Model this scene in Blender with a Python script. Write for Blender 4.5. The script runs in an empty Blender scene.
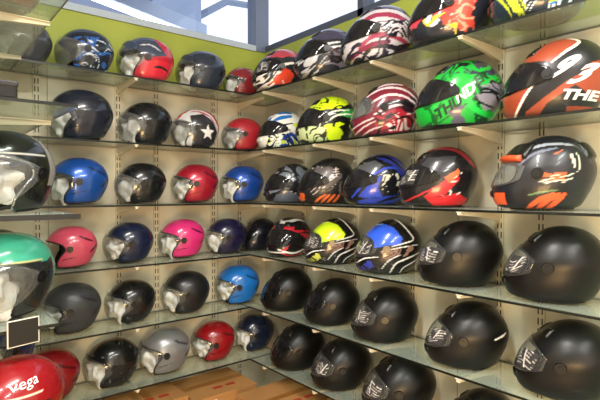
import bpy, bmesh, math, random
import numpy as np
from mathutils import Vector, Matrix
from mathutils.bvhtree import BVHTree

# ------------------------------------------------------------------ camera, world, lights, exposure
scene = bpy.context.scene
COL = scene.collection
CAM_Z = 1.5
F_PX = 478.0
YAW = math.radians(39.4)          # heading of the view, clockwise from +Y
cam_d = bpy.data.cameras.new('camera')
cam_d.sensor_width = 36.0
cam_d.lens = F_PX / 600 * 36
cam_d.clip_start = 0.02
cam = bpy.data.objects.new('camera', cam_d)
COL.objects.link(cam)
cam.location = (0, 0, CAM_Z)
cam.rotation_euler = (math.radians(90 - 0.96), 0, -YAW)
scene.camera = cam

world = bpy.data.worlds.new('sky')
scene.world = world
world.use_nodes = True
bg = world.node_tree.nodes['Background']
bg.inputs[0].default_value = (0.93, 0.97, 1.0, 1)
bg.inputs[1].default_value = 1.5

def area_light(name, loc, size, power, color, rot=(0, 0, 0)):
    l = bpy.data.lights.new(name, 'AREA')
    l.shape = 'RECTANGLE'
    l.size, l.size_y = size
    l.energy = power
    l.color = color
    o = bpy.data.objects.new(name, l)
    COL.objects.link(o)
    o.location = loc
    o.rotation_euler = rot
    return o

TUBES = [(0.15, 0.75, 0.35), (0.75, -0.75, 0.35), (-1.5, 0.2, 0.35), (-0.7, -1.7, 0.35)]
for (lx, ly, lr) in TUBES:
    area_light('ceiling_tube_light', (lx, ly, 3.20), (1.2, 0.16), 70, (1.0, 0.975, 0.93), (0, 0, lr))
# unseen soft fill added behind the camera to brighten the walls
area_light('added_front_fill', (-0.6, -2.45, 1.5), (3.6, 2.2), 36, (1.0, 0.98, 0.95), (math.radians(90), 0, math.radians(-12)))
# low warm fill added behind the camera to tint the lower walls
area_light('added_warm_fill', (-0.6, -0.8, 0.45), (0.8, 0.6), 48, (1.0, 0.64, 0.28), (math.radians(86), 0, -YAW))

scene.view_settings.view_transform = 'Standard'
scene.view_settings.look = 'None'
scene.view_settings.exposure = 0.0
scene.view_settings.gamma = 1.0
scene.view_settings.use_curve_mapping = False
scene.cycles.use_denoising = True
scene.cycles.transparent_max_bounces = 24
scene.cycles.max_bounces = 8

# ------------------------------------------------------------------ helpers
def lin(c):
    if isinstance(c, str):
        c = [int(c[i:i + 2], 16) / 255 for i in (0, 2, 4)]
    return tuple((v / 12.92 if v <= 0.04045 else ((v + 0.055) / 1.055) ** 2.4) for v in c)

def new_mat(name):
    m = bpy.data.materials.new(name)
    m.use_nodes = True
    nt = m.node_tree
    return m, nt, nt.nodes['Principled BSDF']

def plain(name, hexc, rough=0.5, metal=0.0, coat=0.0, emit=0.0):
    m, nt, b = new_mat(name)
    c = lin(hexc) + (1,)
    b.inputs['Base Color'].default_value = c
    b.inputs['Roughness'].default_value = rough
    b.inputs['Metallic'].default_value = metal
    b.inputs['Coat Weight'].default_value = coat
    b.inputs['Coat Roughness'].default_value = 0.05
    if emit:
        b.inputs['Emission Color'].default_value = c
        b.inputs['Emission Strength'].default_value = emit
    return m

def noisy(name, c1, c2, scale=6, rough=0.6, bump=0.0, stretch=(1, 1, 1)):
    m, nt, b = new_mat(name)
    tc = nt.nodes.new('ShaderNodeTexCoord')
    mp = nt.nodes.new('ShaderNodeMapping')
    mp.inputs['Scale'].default_value = stretch
    n = nt.nodes.new('ShaderNodeTexNoise')
    n.inputs['Scale'].default_value = scale
    n.inputs['Detail'].default_value = 5
    r = nt.nodes.new('ShaderNodeValToRGB')
    r.color_ramp.elements[0].position = 0.35
    r.color_ramp.elements[1].position = 0.65
    r.color_ramp.elements[0].color = lin(c1) + (1,)
    r.color_ramp.elements[1].color = lin(c2) + (1,)
    nt.links.new(tc.outputs['Object'], mp.inputs[0])
    nt.links.new(mp.outputs[0], n.inputs['Vector'])
    nt.links.new(n.outputs['Fac'], r.inputs[0])
    nt.links.new(r.outputs[0], b.inputs['Base Color'])
    b.inputs['Roughness'].default_value = rough
    if bump:
        bp = nt.nodes.new('ShaderNodeBump')
        bp.inputs['Strength'].default_value = bump
        bp.inputs['Distance'].default_value = 0.01
        nt.links.new(n.outputs['Fac'], bp.inputs['Height'])
        nt.links.new(bp.outputs[0], b.inputs['Normal'])
    return m

def clear_mat(name, tint, rough=0.03, haze=0.0, ior=1.45, hazecol='ffffff'):
    """thin clear sheet: tinted see-through with Fresnel gloss and a little milky haze"""
    m = bpy.data.materials.new(name)
    m.use_nodes = True
    nt = m.node_tree
    nt.nodes.clear()
    out = nt.nodes.new('ShaderNodeOutputMaterial')
    tr = nt.nodes.new('ShaderNodeBsdfTransparent')
    tr.inputs[0].default_value = lin(tint) + (1,)
    gl = nt.nodes.new('ShaderNodeBsdfGlossy')
    gl.inputs['Roughness'].default_value = rough
    fr = nt.nodes.new('ShaderNodeFresnel')
    ge = nt.nodes.new('ShaderNodeNewGeometry')
    mr = nt.nodes.new('ShaderNodeMapRange')     # the sheet's far side reflects like its near side
    mr.inputs['To Min'].default_value = ior
    mr.inputs['To Max'].default_value = 1 / ior
    nt.links.new(ge.outputs['Backfacing'], mr.inputs['Value'])
    nt.links.new(mr.outputs[0], fr.inputs['IOR'])
    mx = nt.nodes.new('ShaderNodeMixShader')
    nt.links.new(fr.outputs[0], mx.inputs[0])
    nt.links.new(tr.outputs[0], mx.inputs[1])
    nt.links.new(gl.outputs[0], mx.inputs[2])
    last = mx
    if haze:
        df = nt.nodes.new('ShaderNodeBsdfDiffuse')
        df.inputs[0].default_value = lin(hazecol) + (1,)
        m2 = nt.nodes.new('ShaderNodeMixShader')
        m2.inputs[0].default_value = haze
        nt.links.new(mx.outputs[0], m2.inputs[1])
        nt.links.new(df.outputs[0], m2.inputs[2])
        last = m2
    nt.links.new(last.outputs[0], out.inputs[0])
    return m

def paint_mat(name, rough, coat, spec=0.5, metal=0.0):
    m, nt, b = new_mat(name)
    a = nt.nodes.new('ShaderNodeAttribute')
    a.attribute_name = 'paint'
    nt.links.new(a.outputs['Color'], b.inputs['Base Color'])
    b.inputs['Roughness'].default_value = rough
    b.inputs['Metallic'].default_value = metal
    b.inputs['Coat Weight'].default_value = coat
    b.inputs['Coat Roughness'].default_value = 0.06
    b.inputs['Specular IOR Level'].default_value = spec
    return m

M = {}
M['gloss'] = paint_mat('glossy_paint', 0.26, 0.5, 0.4)
M['flake'] = paint_mat('metallic_paint', 0.32, 0.8, metal=0.35)
M['satin'] = paint_mat('satin_paint', 0.36, 0.15)
M['matte'] = paint_mat('matte_paint', 0.36, 0.0, 0.38)
M['rubber'] = plain('black_rubber', '101011', 0.55)
M['liner'] = noisy('liner_cloth', '0c0c0d', '1d1d1f', 60, 0.95, 0.3)
M['plastic_black'] = plain('black_plastic', '0b0b0d', 0.28, coat=0.2)
M['chrome'] = plain('chrome_trim', 'b9bcc0', 0.2, 1.0)
M['white_pl'] = plain('white_plastic', 'dcdcda', 0.4)
M['visor_clear'] = clear_mat('clear_visor', 'f8fafa', 0.04, 0.015)
M['visor_wrap'] = clear_mat('film_wrapped_visor', 'eceeee', 0.12, 0.04, 1.5)
M['visor_smoke'] = clear_mat('smoke_visor', '5a5c62', 0.05, 0.04, 1.5, '888890')
M['visor_dark'] = plain('dark_visor', '0c0d10', 0.08, coat=0.4)
M['paper'] = noisy('white_packing_paper', 'e6e3de', 'fbfaf8', 20, 0.7, 0.4)
M['film'] = clear_mat('clear_film', 'dcdcdc', 0.15, 0.03)
M['glass'] = clear_mat('shelf_glass', 'f0f6f0', 0.02, 0.15, 1.5, 'dce8d8')  # pale diffuse share stands in for the bright wall reflected in the panes
M['glass_edge'] = plain('green_glass_edge', '050b08', 0.35)
M['cream_metal'] = plain('cream_bracket_enamel', 'd6cbb2', 0.45)
M['slot'] = plain('dark_slot', '3a332a', 0.8)
M['wall'] = noisy('cream_wall_laminate', 'd2c9b2', 'd9d0ba', 3, 0.62, 0.05)
M['wall_green'] = noisy('lime_green_wall_band', '9faa3a', 'a8b348', 3, 0.55)
M['joint'] = plain('panel_joint', '9f9478', 0.7)
M['frame'] = plain('blue_grey_frame', '6f7a92', 0.5)
M['frame_dark'] = plain('dark_grey_frame', '4d5362', 0.5)
M['outer'] = noisy('grey_blue_sheet', '8e9bb4', '9aa6bd', 2, 0.5)
M['outer_ceil'] = noisy('grey_ceiling_sheet', '98a2b8', 'a9b2c6', 2, 0.5)
M['floor'] = noisy('brown_floor', '8c7f6c', '9b8d78', 5, 0.5)
M['ceiling'] = plain('pale_ceiling', 'b5b2aa', 0.8)
M['shop_wall'] = noisy('shop_wall_paint', 'bdb6a6', 'c6bfb0', 2, 0.8)
M['carton'] = noisy('brown_cardboard', '9a6c3a', 'a87843', 5, 0.8, 0.05, (1, 1, 4))
M['tape'] = plain('packing_tape', '8a5a28', 0.35)
M['print_red'] = plain('red_print', '9c2f16', 0.8)
M['label_white'] = plain('white_label', 'd9d4c8', 0.7)
M['ink'] = plain('black_ink', '15130f', 0.8)
M['tube'] = plain('lit_tube', 'f2f6ff', 0.4, emit=9.0)
M['tube_in'] = plain('lit_diffuser', 'fff3dc', 0.4, emit=4.0)
M['text_white'] = plain('white_lettering', 'e6e4e0', 0.4)
M['text_dark'] = plain('dark_lettering', '0d3a1a', 0.4)

def link_mesh(name, me, mats, parent=None, smooth=False):
    for m in (mats if isinstance(mats, (list, tuple)) else [mats]):
        me.materials.append(m)
    if smooth:
        me.polygons.foreach_set('use_smooth', [True] * len(me.polygons))
    o = bpy.data.objects.new(name, me)
    COL.objects.link(o)
    if parent:
        o.parent = parent
    return o

def bm_obj(name, bm, mats, parent=None, smooth=False):
    me = bpy.data.meshes.new(name)
    bmesh.ops.recalc_face_normals(bm, faces=bm.faces)
    bm.to_mesh(me)
    bm.free()
    return link_mesh(name, me, mats, parent, smooth)

def add_box(bm, x0, x1, y0, y1, z0, z1, mi=0, bevel=0.0):
    r = bmesh.ops.create_cube(bm, size=1, matrix=Matrix.Translation(((x0 + x1) / 2, (y0 + y1) / 2, (z0 + z1) / 2)) @ Matrix.Diagonal((x1 - x0, y1 - y0, z1 - z0, 1)))
    fs = {f for v in r['verts'] for f in v.link_faces}
    for f in fs:
        f.material_index = mi
    if bevel:
        es = {e for f in fs for e in f.edges}
        bmesh.ops.bevel(bm, geom=list(es), offset=bevel, segments=2, affect='EDGES', profile=0.5)
    return fs

def box_obj(name, x0, x1, y0, y1, z0, z1, mat, parent=None, bevel=0.0):
    bm = bmesh.new()
    add_box(bm, x0, x1, y0, y1, z0, z1, 0, bevel)
    return bm_obj(name, bm, mat, parent)

def tag(o, label, cat, group=None):
    o['label'] = label
    o['category'] = cat
    if group:
        o['group'] = group
    return o

def struct(o):
    o['kind'] = 'structure'
    return o

def empty(name, loc, rz=0.0, sc=1.0):
    o = bpy.data.objects.new(name, None)
    COL.objects.link(o)
    o.empty_display_size = 0.05
    o.location = loc
    o.rotation_euler = (0, 0, rz)
    o.scale = (sc, sc, sc)
    return o

def tube_mesh(bm, pts, r, seg=6, closed=False):
    n = len(pts)
    rings = []
    pts = [Vector(p) for p in pts]
    for i, p in enumerate(pts):
        a = pts[(i - 1) % n] if (closed or i > 0) else p
        b = pts[(i + 1) % n] if (closed or i < n - 1) else p
        d = (b - a)
        d = d.normalized() if d.length > 1e-9 else Vector((0, 0, 1))
        up = Vector((0, 0, 1)) if abs(d.z) < 0.9 else Vector((1, 0, 0))
        u = d.cross(up).normalized()
        v = u.cross(d)
        rings.append([bm.verts.new(p + (u * math.cos(k * 2 * math.pi / seg) + v * math.sin(k * 2 * math.pi / seg)) * r) for k in range(seg)])
    for i in range(n if closed else n - 1):
        A, B = rings[i], rings[(i + 1) % n]
        for k in range(seg):
            bm.faces.new((A[k], A[(k + 1) % seg], B[(k + 1) % seg], B[k]))
    if not closed:
        bm.faces.new(rings[0][::-1])
        bm.faces.new(rings[-1])

# ------------------------------------------------------------------ room shell and shelving geometry
XR, YB = 2.06, 2.92               # right wall plane, back (left-hand in photo) wall plane
XF, YF = 1.727, 2.62              # front edges of the glass
XL, XLF = 0.09, 0.416             # side wall at the left and its shelf edge
LEV = {'A': 2.139, 'B': 1.773, 'C': 1.430, 'D': 1.093, 'E': 0.749, 'F': 0.408}
SILL = 2.53
TOP = 3.3

struct(box_obj('floor', -3.2, 2.2, -2.7, 3.1, -0.05, 0, M['floor']))
struct(box_obj('ceiling', -3.2, 2.2, -2.7, 3.06, TOP, TOP + 0.06, M['ceiling']))
bm = bmesh.new()
add_box(bm, XL, XR + 0.12, YB, YB + 0.12, 0, 2.18, 0)
add_box(bm, XL, XR + 0.12, YB, YB + 0.12, 2.18, SILL, 1)
struct(bm_obj('wall_back', bm, [M['wall'], M['wall_green']]))
bm = bmesh.new()
add_box(bm, XR, XR + 0.12, -2.6, YB, 0, 2.18, 0)
add_box(bm, XR, XR + 0.12, -2.6, YB, 2.18, SILL, 1)
struct(bm_obj('wall_right', bm, [M['wall'], M['wall_green']]))
struct(box_obj('wall_left', -3.1, XL, 1.5, YB + 0.12, 0, TOP, M['wall']))
struct(box_obj('wall_far_left', -3.1, -3.0, -2.6, 1.5, 0, TOP, M['shop_wall']))
struct(box_obj('wall_front', -3.1, XR + 0.12, -2.7, -2.6, 0, TOP, M['shop_wall']))

# window bands above the green strip
def window_band(name, boxes, pane, fm):
    bm = bmesh.new()
    for b in boxes:
        add_box(bm, *b, 0)
    r = struct(bm_obj(name, bm, fm))
    bm = bmesh.new()
    add_box(bm, *pane)
    bm_obj('pane', bm, M['pane'], r)
    return r
M['pane'] = clear_mat('window_pane', 'f4f8ff', 0.02, 0.0)
window_band('window_1', [(XL, XR - 0.0, YB, YB + 0.1, SILL, SILL + 0.035), (XL, XR, YB, YB + 0.1, TOP - 0.06, TOP),
                         (1.975, XR + 0.03, YB - 0.01, YB + 0.1, SILL, TOP)],
            (XL, 1.975, YB + 0.05, YB + 0.055, SILL + 0.03, TOP - 0.05), M['frame'])
window_band('window_2', [(XR, XR + 0.1, -2.6, YB - 0.01, SILL, SILL + 0.045), (XR, XR + 0.1, -2.6, YB - 0.01, TOP - 0.06, TOP),
                         (XR, XR + 0.1, 1.93, 1.975, SILL, TOP), (XR, XR + 0.1, 0.4, 0.445, SILL, TOP), (XR, XR + 0.1, -1.2, -1.155, SILL, TOP)],
            (XR + 0.05, XR + 0.055, -2.6, YB - 0.02, SILL + 0.03, TOP - 0.05), M['frame_dark'])
struct(box_obj('trim_0', XL, 1.975, YB - 0.012, YB + 0.02, SILL - 0.005, SILL + 0.036, plain('sill_painted_glow', 'b4c2d0', .4)))  # sill colour lightened to carry the blue-white light falling on it

# space beyond the back window: grey-blue partition, roof sheet, rafters and a lit tube
struct(box_obj('wall_beyond', -1.5, 2.9, 5.5, 5.6, 0, 4.8, M['outer']))
struct(box_obj('ceiling_beyond', -1.5, 1.8, 3.2, 5.49, 3.30, 3.36, M['outer_ceil']))
bm = bmesh.new()
def px_to(px, Y, py):
    h = YAW + math.atan((px - 300) / F_PX)
    x = Y * math.tan(h)
    d = x * math.sin(YAW) + Y * math.cos(YAW)
    return Vector((x, Y, CAM_Z + (192 - py) / F_PX * d))
P0, P1, P2 = px_to(200, 5.62, 17), px_to(227, 5.62, 3), px_to(262, 5.62, 9)
tube_mesh(bm, [P0, P1], 0.045, 4)
tube_mesh(bm, [P1, P2], 0.045, 4)
o = bm_obj('roof_rafter', bm, M['frame'])
struct(o); o.name = 'trim_1'

fx = empty('tube_light', (1.76, 4.365, 3.11), math.atan2(0.326, 0.945))
tag(fx, 'lit fluorescent tube fixture glowing behind the window above the green band', 'light')
box_obj('housing', -0.72, 0.72, -0.06, 0.06, 0.02, 0.15, M['outer_ceil'], fx)
bm = bmesh.new()
tube_mesh(bm, [(-0.66, 0, 0), (0.66, 0, 0)], 0.02, 10)
bm_obj('lit_tube', bm, M['tube'], fx, True)
for s in (-1, 1):
    box_obj('end_cap', s * 0.69 - 0.03, s * 0.69 + 0.03, -0.03, 0.03, -0.025, 0.02, M['frame'], fx)

proto_f = None
for i, (lx, ly, lr) in enumerate(TUBES):
    r = empty('ceiling_tube_fixture', (lx, ly, 3.24), lr)
    tag(r, 'long white ceiling tube fixture over the shop floor', 'light', 'ceiling tube fixtures in the shop')
    box_obj('housing', -0.65, 0.65, -0.1, 0.1, 0.0, 0.06, M['white_pl'], r)
    box_obj('diffuser', -0.62, 0.62, -0.085, 0.085, -0.022, 0.0, M['tube_in'], r)

# slotted uprights on the walls
def upright(n, x, y, face):
    bm = bmesh.new()
    if face == 'R':
        add_box(bm, XR - 0.012, XR, y - 0.016, y + 0.016, 0.05, SILL - 0.35, 0)
        for k in range(46):
            z = 0.15 + k * 0.044
            for s in (-1, 1):
                add_box(bm, XR - 0.0135, XR - 0.011, y + s * 0.008 - 0.0025, y + s * 0.008 + 0.0025, z, z + 0.028, 1)
    else:
        add_box(bm, x - 0.016, x + 0.016, YB - 0.012, YB, 0.05, SILL - 0.35, 0)
        for k in range(46):
            z = 0.15 + k * 0.044
            for s in (-1, 1):
                add_box(bm, x + s * 0.008 - 0.0025, x + s * 0.008 + 0.0025, YB - 0.0135, YB - 0.011, z, z + 0.028, 1)
    struct(bm_obj('trim_%d' % n, bm, [M['cream_metal'], M['slot']]))
UR = [2.46, 1.98, 1.56, 1.085, 0.904, 0.35]
UB = [0.545, 0.98, 1.215, 1.62, 1.83]
n = 2
for y in UR:
    upright(n, 0, y, 'R'); n += 1
for x in UB:
    upright(n, x, 0, 'B'); n += 1
for x in (0.60, 1.235, 1.66):    # thin vertical panel joints
    struct(box_obj('trim_%d' % n, x - 0.002, x + 0.002, YB - 0.002, YB, 0, 2.18, M['joint'])); n += 1
for y in (2.2, 1.3, 0.62):
    struct(box_obj('trim_%d' % n, XR - 0.002, XR, y - 0.002, y + 0.002, 0, 2.18, M['joint'])); n += 1

# brackets: tapered pressed steel arm with a hook plate
def bracket(loc, rz, length, label, grp):
    r = empty('shelf_bracket', loc, rz)
    tag(r, label, 'bracket', grp)
    bm = bmesh.new()
    w = 0.007
    prof = [(0, 0), (length, 0), (length, -0.014), (length * 0.55, -0.026), (0.012, -0.05), (0, -0.05)]
    a = [bm.verts.new((-w, p[0], p[1])) for p in prof]
    b = [bm.verts.new((w, p[0], p[1])) for p in prof]
    bm.faces.new(a); bm.faces.new(b[::-1])
    for i in range(len(prof)):
        j = (i + 1) % len(prof)
        bm.faces.new((a[i], a[j], b[j], b[i]))
    bm_obj('arm', bm, M['cream_metal'], r)
    box_obj('hook_plate', -0.009, 0.009, -0.004, 0.006, -0.06, 0.0, M['cream_metal'], r)
    box_obj('rest_flange', -0.013, 0.013, 0.01, length, -0.003, 0.0, M['cream_metal'], r)
    return r

def copy_tree(o, parent=None):
    c = o.copy()
    COL.objects.link(c)
    if parent:
        c.parent = parent
        c.matrix_parent_inverse = o.matrix_parent_inverse.copy()
    for ch in list(o.children):
        copy_tree(ch, c)
    return c

GT = 0.010                         # glass thickness
ORD = {'A': 'top', 'B': 'second', 'C': 'third', 'D': 'fourth', 'E': 'fifth', 'F': 'lowest'}
pr = None
def put_bracket(loc, rz, label, grp):
    global pr
    if pr is None:
        pr = bracket(loc, rz, 0.325, label, grp)
    else:
        r = copy_tree(pr)
        r.location = loc
        r.rotation_euler = (0, 0, rz)
        r['label'] = label
        r['group'] = grp
YN = {2.46: 'nearest the corner', 1.98: 'second from the corner', 1.56: 'third from the corner', 1.085: 'on the paired uprights'}
for L, z in LEV.items():
    for y in (2.46, 1.98, 1.56, 1.085):
        put_bracket((XR - 0.013, y, z - GT), math.pi / 2, 'cream metal bracket under the %s right-hand glass shelf, %s' % (ORD[L], YN[y]), 'cream brackets on the right wall')
    for x, w in ((0.98, 'left of the middle'), (1.83, 'beside the corner')):
        put_bracket((x, YB - 0.013, z - GT), math.pi, 'cream metal bracket under the %s back glass shelf, %s' % (ORD[L], w), 'cream brackets on the back wall')

def pane(name, x0, x1, y0, y1, z, label, grp):
    bm = bmesh.new()
    fs = add_box(bm, x0, x1, y0, y1, z - GT, z)
    for f in bm.faces:
        if abs(f.normal.z) < 0.5:
            f.material_index = 1
    return tag(bm_obj(name, bm, [M['glass'], M['glass_edge']]), label, 'shelf', grp)
# rear panes of brackets are short: scale the back-wall brackets
for o in list(COL.objects):
    if o.name.startswith('shelf_bracket') and abs(o.rotation_euler.z - math.pi) < 0.01:
        o.scale = (1, 0.9, 1)
for L, z in LEV.items():
    x1 = 1.95 if L == 'F' else XF
    y1 = YF - 0.003 if L == 'F' else YB - 0.014
    pane('glass_shelf', XLF + 0.003, x1, YF, YB - 0.014, z, '%s clear glass shelf along the back wall left of the corner' % ORD[L], 'back wall glass shelves')
    pane('glass_shelf', XF + (0.003 if L != 'F' else 0), XR - 0.014, -0.4, y1, z, '%s clear glass shelf along the right wall' % ORD[L], 'right wall glass shelves')
LEFTP = {'A': (XLF, 1.6), 'B': (XLF, 1.6), 'C': (XLF, 1.6), 'D': (0.36, 1.62), 'E': (XLF, 1.55), 'F': (XLF, 1.6)}
for L, z in LEV.items():
    xe, ye = LEFTP[L]
    pane('side_glass_shelf', XL, xe, ye, YB - 0.014, z, '%s glass shelf of the side bay at the left edge' % ORD[L], 'left side glass shelves')
for L in 'ABCDE':
    for y, w in ((1.97, 'front'), (2.55, 'rear')):
        put_bracket((XL, y, LEV[L] - GT), -math.pi / 2, 'cream %s bracket under the %s glass shelf of the left side bay' % (w, ORD[L]), 'cream brackets in the left bay')
for o in COL.objects:
    if o.name.startswith('shelf_bracket') and 'fourth glass shelf of the left' in o.get('label', ''):
        o.scale = (1, .78, 1)
# thick black edge strip on the third side shelf
o = box_obj('edge_strip', XL, XLF + 0.002, 1.588, 1.5985, LEV['C'] - 0.014, LEV['C'] + 0.002, M['rubber'])
tag(o, 'thick black edge strip on the near end of the third left side shelf', 'edge strip')

# ------------------------------------------------------------------ helmet surface
FULL_F = [(.100, .004), (.152, .014), (.171, .055), (.166, .095), (.141, .15), (.094, .205), (.038, .246), (-.022, .258)]
FULL_B = [(-.085, .008), (-.108, .018), (-.128, .05), (-.150, .10), (-.155, .15), (-.130, .207), (-.085, .245), (-.022, .258)]
FULL_W = [.082, .101, .118, .126, .128, .106, .058, 0]
JET_F = [(.075, .004), (.110, .016), (.128, .055), (.136, .10), (.136, .15), (.107, .208), (.05, .247), (-.018, .256)]
JET_B = [(-.090, .018), (-.112, .028), (-.132, .06), (-.152, .105), (-.157, .15), (-.134, .207), (-.085, .244), (-.018, .256)]
JET_W = [.086, .104, .117, .126, .128, .106, .058, 0]

def cat(vals, t):
    v = np.array(vals, float)
    n = len(v)
    t = np.clip(np.asarray(t, float), 0, n - 2 - 1e-6)
    i = np.floor(t).astype(int)
    f = t - i
    g = lambda k: v[np.clip(k, 0, n - 1)]
    a, b, c, d = g(i - 1), g(i), g(i + 1), g(i + 2)
    a = np.where(i == 0, 2 * b - c, a)
    return 0.5 * ((2 * b) + (-a + c) * f + (2 * a - 5 * b + 4 * c - d) * f ** 2 + (-a + 3 * b - 3 * c + d) * f ** 3)

class Surf:
    def __init__(s, Fp, Bp, W, ex=2.15):
        s.fx = [p[0] for p in Fp] + [Bp[-2][0]]
        s.fz = [p[1] for p in Fp] + [Bp[-2][1]]
        s.bx = [p[0] for p in Bp] + [Fp[-2][0]]
        s.bz = [p[1] for p in Bp] + [Fp[-2][1]]
        s.w = list(W) + [-W[-2]]
        s.ex = ex
    def pos(s, az, t):
        az, t = np.broadcast_arrays(np.asarray(az, float), np.asarray(t, float))
        c, sn = np.cos(np.radians(az)), np.sin(np.radians(az))
        e = 2 / s.ex
        ce = np.sign(c) * np.abs(c) ** e
        se = np.sign(sn) * np.abs(sn) ** e
        fx, bx, fz, bz, w = cat(s.fx, t), cat(s.bx, t), cat(s.fz, t), cat(s.bz, t), cat(s.w, t)
        x = (fx + bx) / 2 + (fx - bx) / 2 * ce
        y = w * se
        k = (1 + c) / 2
        return np.stack([x, y, fz * k + bz * (1 - k)], -1)
    def nor(s, az, t):
        t = np.asarray(t, float)
        d1 = s.pos(np.asarray(az) + 1.0, t) - s.pos(np.asarray(az) - 1.0, t)
        d2 = s.pos(az, np.minimum(t + .04, 6.95)) - s.pos(az, np.maximum(t - .04, 0))
        n = np.cross(d1, d2)
        return n / (np.linalg.norm(n, axis=-1, keepdims=True) + 1e-12)
    def off(s, az, t, d):
        return s.pos(az, t) + s.nor(az, t) * np.asarray(d)[..., None]
SF = Surf(FULL_F, FULL_B, FULL_W)
SJ = Surf(JET_F, JET_B, JET_W)

def in_poly(x, y, poly):
    inside = np.zeros(x.shape, bool)
    n = len(poly)
    for i in range(n):
        x0, y0 = poly[i]; x1, y1 = poly[(i + 1) % n]
        if y0 == y1:
            continue
        c = ((y0 > y) != (y1 > y)) & (x < (x1 - x0) * (y - y0) / (y1 - y0) + x0)
        inside ^= c
    return inside

JET_OPEN = [(55, -1), (50, .8), (54, 1.7), (66, 2.7), (74, 3.3), (70, 3.9), (52, 4.2), (28, 4.32), (0, 4.35)]
JET_OPEN_POLY = JET_OPEN + [(-a, t) for a, t in JET_OPEN[-2::-1]]
FULL_OPEN = [(0, 2.75), (30, 2.8), (46, 2.95), (54, 3.25), (54, 3.85), (44, 4.25), (25, 4.42), (0, 4.45)]
FULL_OPEN_POLY = FULL_OPEN + [(-a, t) for a, t in FULL_OPEN[-2:0:-1]]

def smooth_curve(pts, n, closed=True):
    pts = np.array(pts, float)
    m = len(pts)
    out = []
    rng = m if closed else m - 1
    for i in range(rng):
        g = (lambda k: pts[k % m]) if closed else (lambda k: pts[min(max(k, 0), m - 1)])
        a, b, c, d = g(i - 1), g(i), g(i + 1), g(i + 2)
        for k in range(n):
            f = k / n
            out.append(0.5 * ((2 * b) + (-a + c) * f + (2 * a - 5 * b + 4 * c - d) * f * f + (-a + 3 * b - 3 * c + d) * f ** 3))
    if not closed:
        out.append(pts[-1])
    return np.array(out)

# ---------------- paint helpers (designs on the shells), side view: p 0 front .. 1 back, q 0 top .. 1 bottom
def vnoise(x, y, seed):
    xi, yi = np.floor(x).astype(int), np.floor(y).astype(int)
    fx_, fy_ = x - xi, y - yi
    fx_, fy_ = fx_ * fx_ * (3 - 2 * fx_), fy_ * fy_ * (3 - 2 * fy_)
    def h(a, b):
        v = np.sin(a * 127.1 + b * 311.7 + seed * 74.7) * 43758.5453
        return v - np.floor(v)
    return (h(xi, yi) * (1 - fx_) * (1 - fy_) + h(xi + 1, yi) * fx_ * (1 - fy_) + h(xi, yi + 1) * (1 - fx_) * fy_ + h(xi + 1, yi + 1) * fx_ * fy_)

class Paint:
    def __init__(s, P, az, t):
        s.x, s.y, s.z = P[:, 0], P[:, 1], P[:, 2]
        s.p = (.168 - s.x) / .323
        s.q = 1 - s.z / .258
        s.az, s.t = az, t
        s.c = np.zeros((len(P), 3))
    def fill(s, col, mask=None):
        if mask is None:
            s.c[:] = lin(col)
        else:
            s.c[mask] = lin(col)
    def poly(s, col, pts, warp=0.0, seed=0):
        p, q = s.p, s.q
        if warp:
            p = p + warp * (vnoise(s.p * 14, s.q * 10, seed) - .5)
            q = q + warp * (vnoise(s.p * 11, s.q * 13, seed + 3) - .5)
        s.fill(col, in_poly(p, q, pts))
    def line(s, col, pts, w):
        """pts (p,q[,width factor]); width in side-view units"""
        pts2 = smooth_curve([q[:2] for q in pts], 5, False) if len(pts) > 2 else np.array([q[:2] for q in pts], float)
        n = len(pts2)
        best = np.zeros(s.p.shape, bool)
        for i in range(n - 1):
            a, b = pts2[i], pts2[i + 1]
            dx, dy = b[0] - a[0], (b[1] - a[1]) * .8
            L = dx * dx + dy * dy + 1e-9
            f = np.clip(((s.p - a[0]) * dx + (s.q - a[1]) * .8 * dy) / L, 0, 1)
            d = np.hypot(s.p - a[0] - f * dx, (s.q - a[1]) * .8 - f * dy)
            taper = math.sin(math.pi * (0.12 + 0.76 * (i + .5) / (n - 1)))
            best |= d < w * (0.35 + 0.65 * taper)
        s.fill(col, best)
    def streaks(s, col, ang, freq, thr, seed, region=None, warp=.35, sx=1.0):
        a = math.radians(ang)
        u = s.p * math.cos(a) + s.q * .8 * math.sin(a)
        v = -s.p * math.sin(a) + s.q * .8 * math.cos(a)
        w = warp * (vnoise(u * 4, v * 5, seed) - .5)
        nz = vnoise(u * freq * .42 * sx, (v + w * .5) * freq * 1.5, seed + 1)
        m = nz > thr - .035
        if region is not None:
            m &= in_poly(s.p, s.q, region)
        s.fill(col, m)
    def band_top(s, col, half, q0=0.0, q1=1.0, soft=0):
        s.fill(col, (np.abs(s.y) < half) & (s.q >= q0) & (s.q <= q1))

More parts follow.
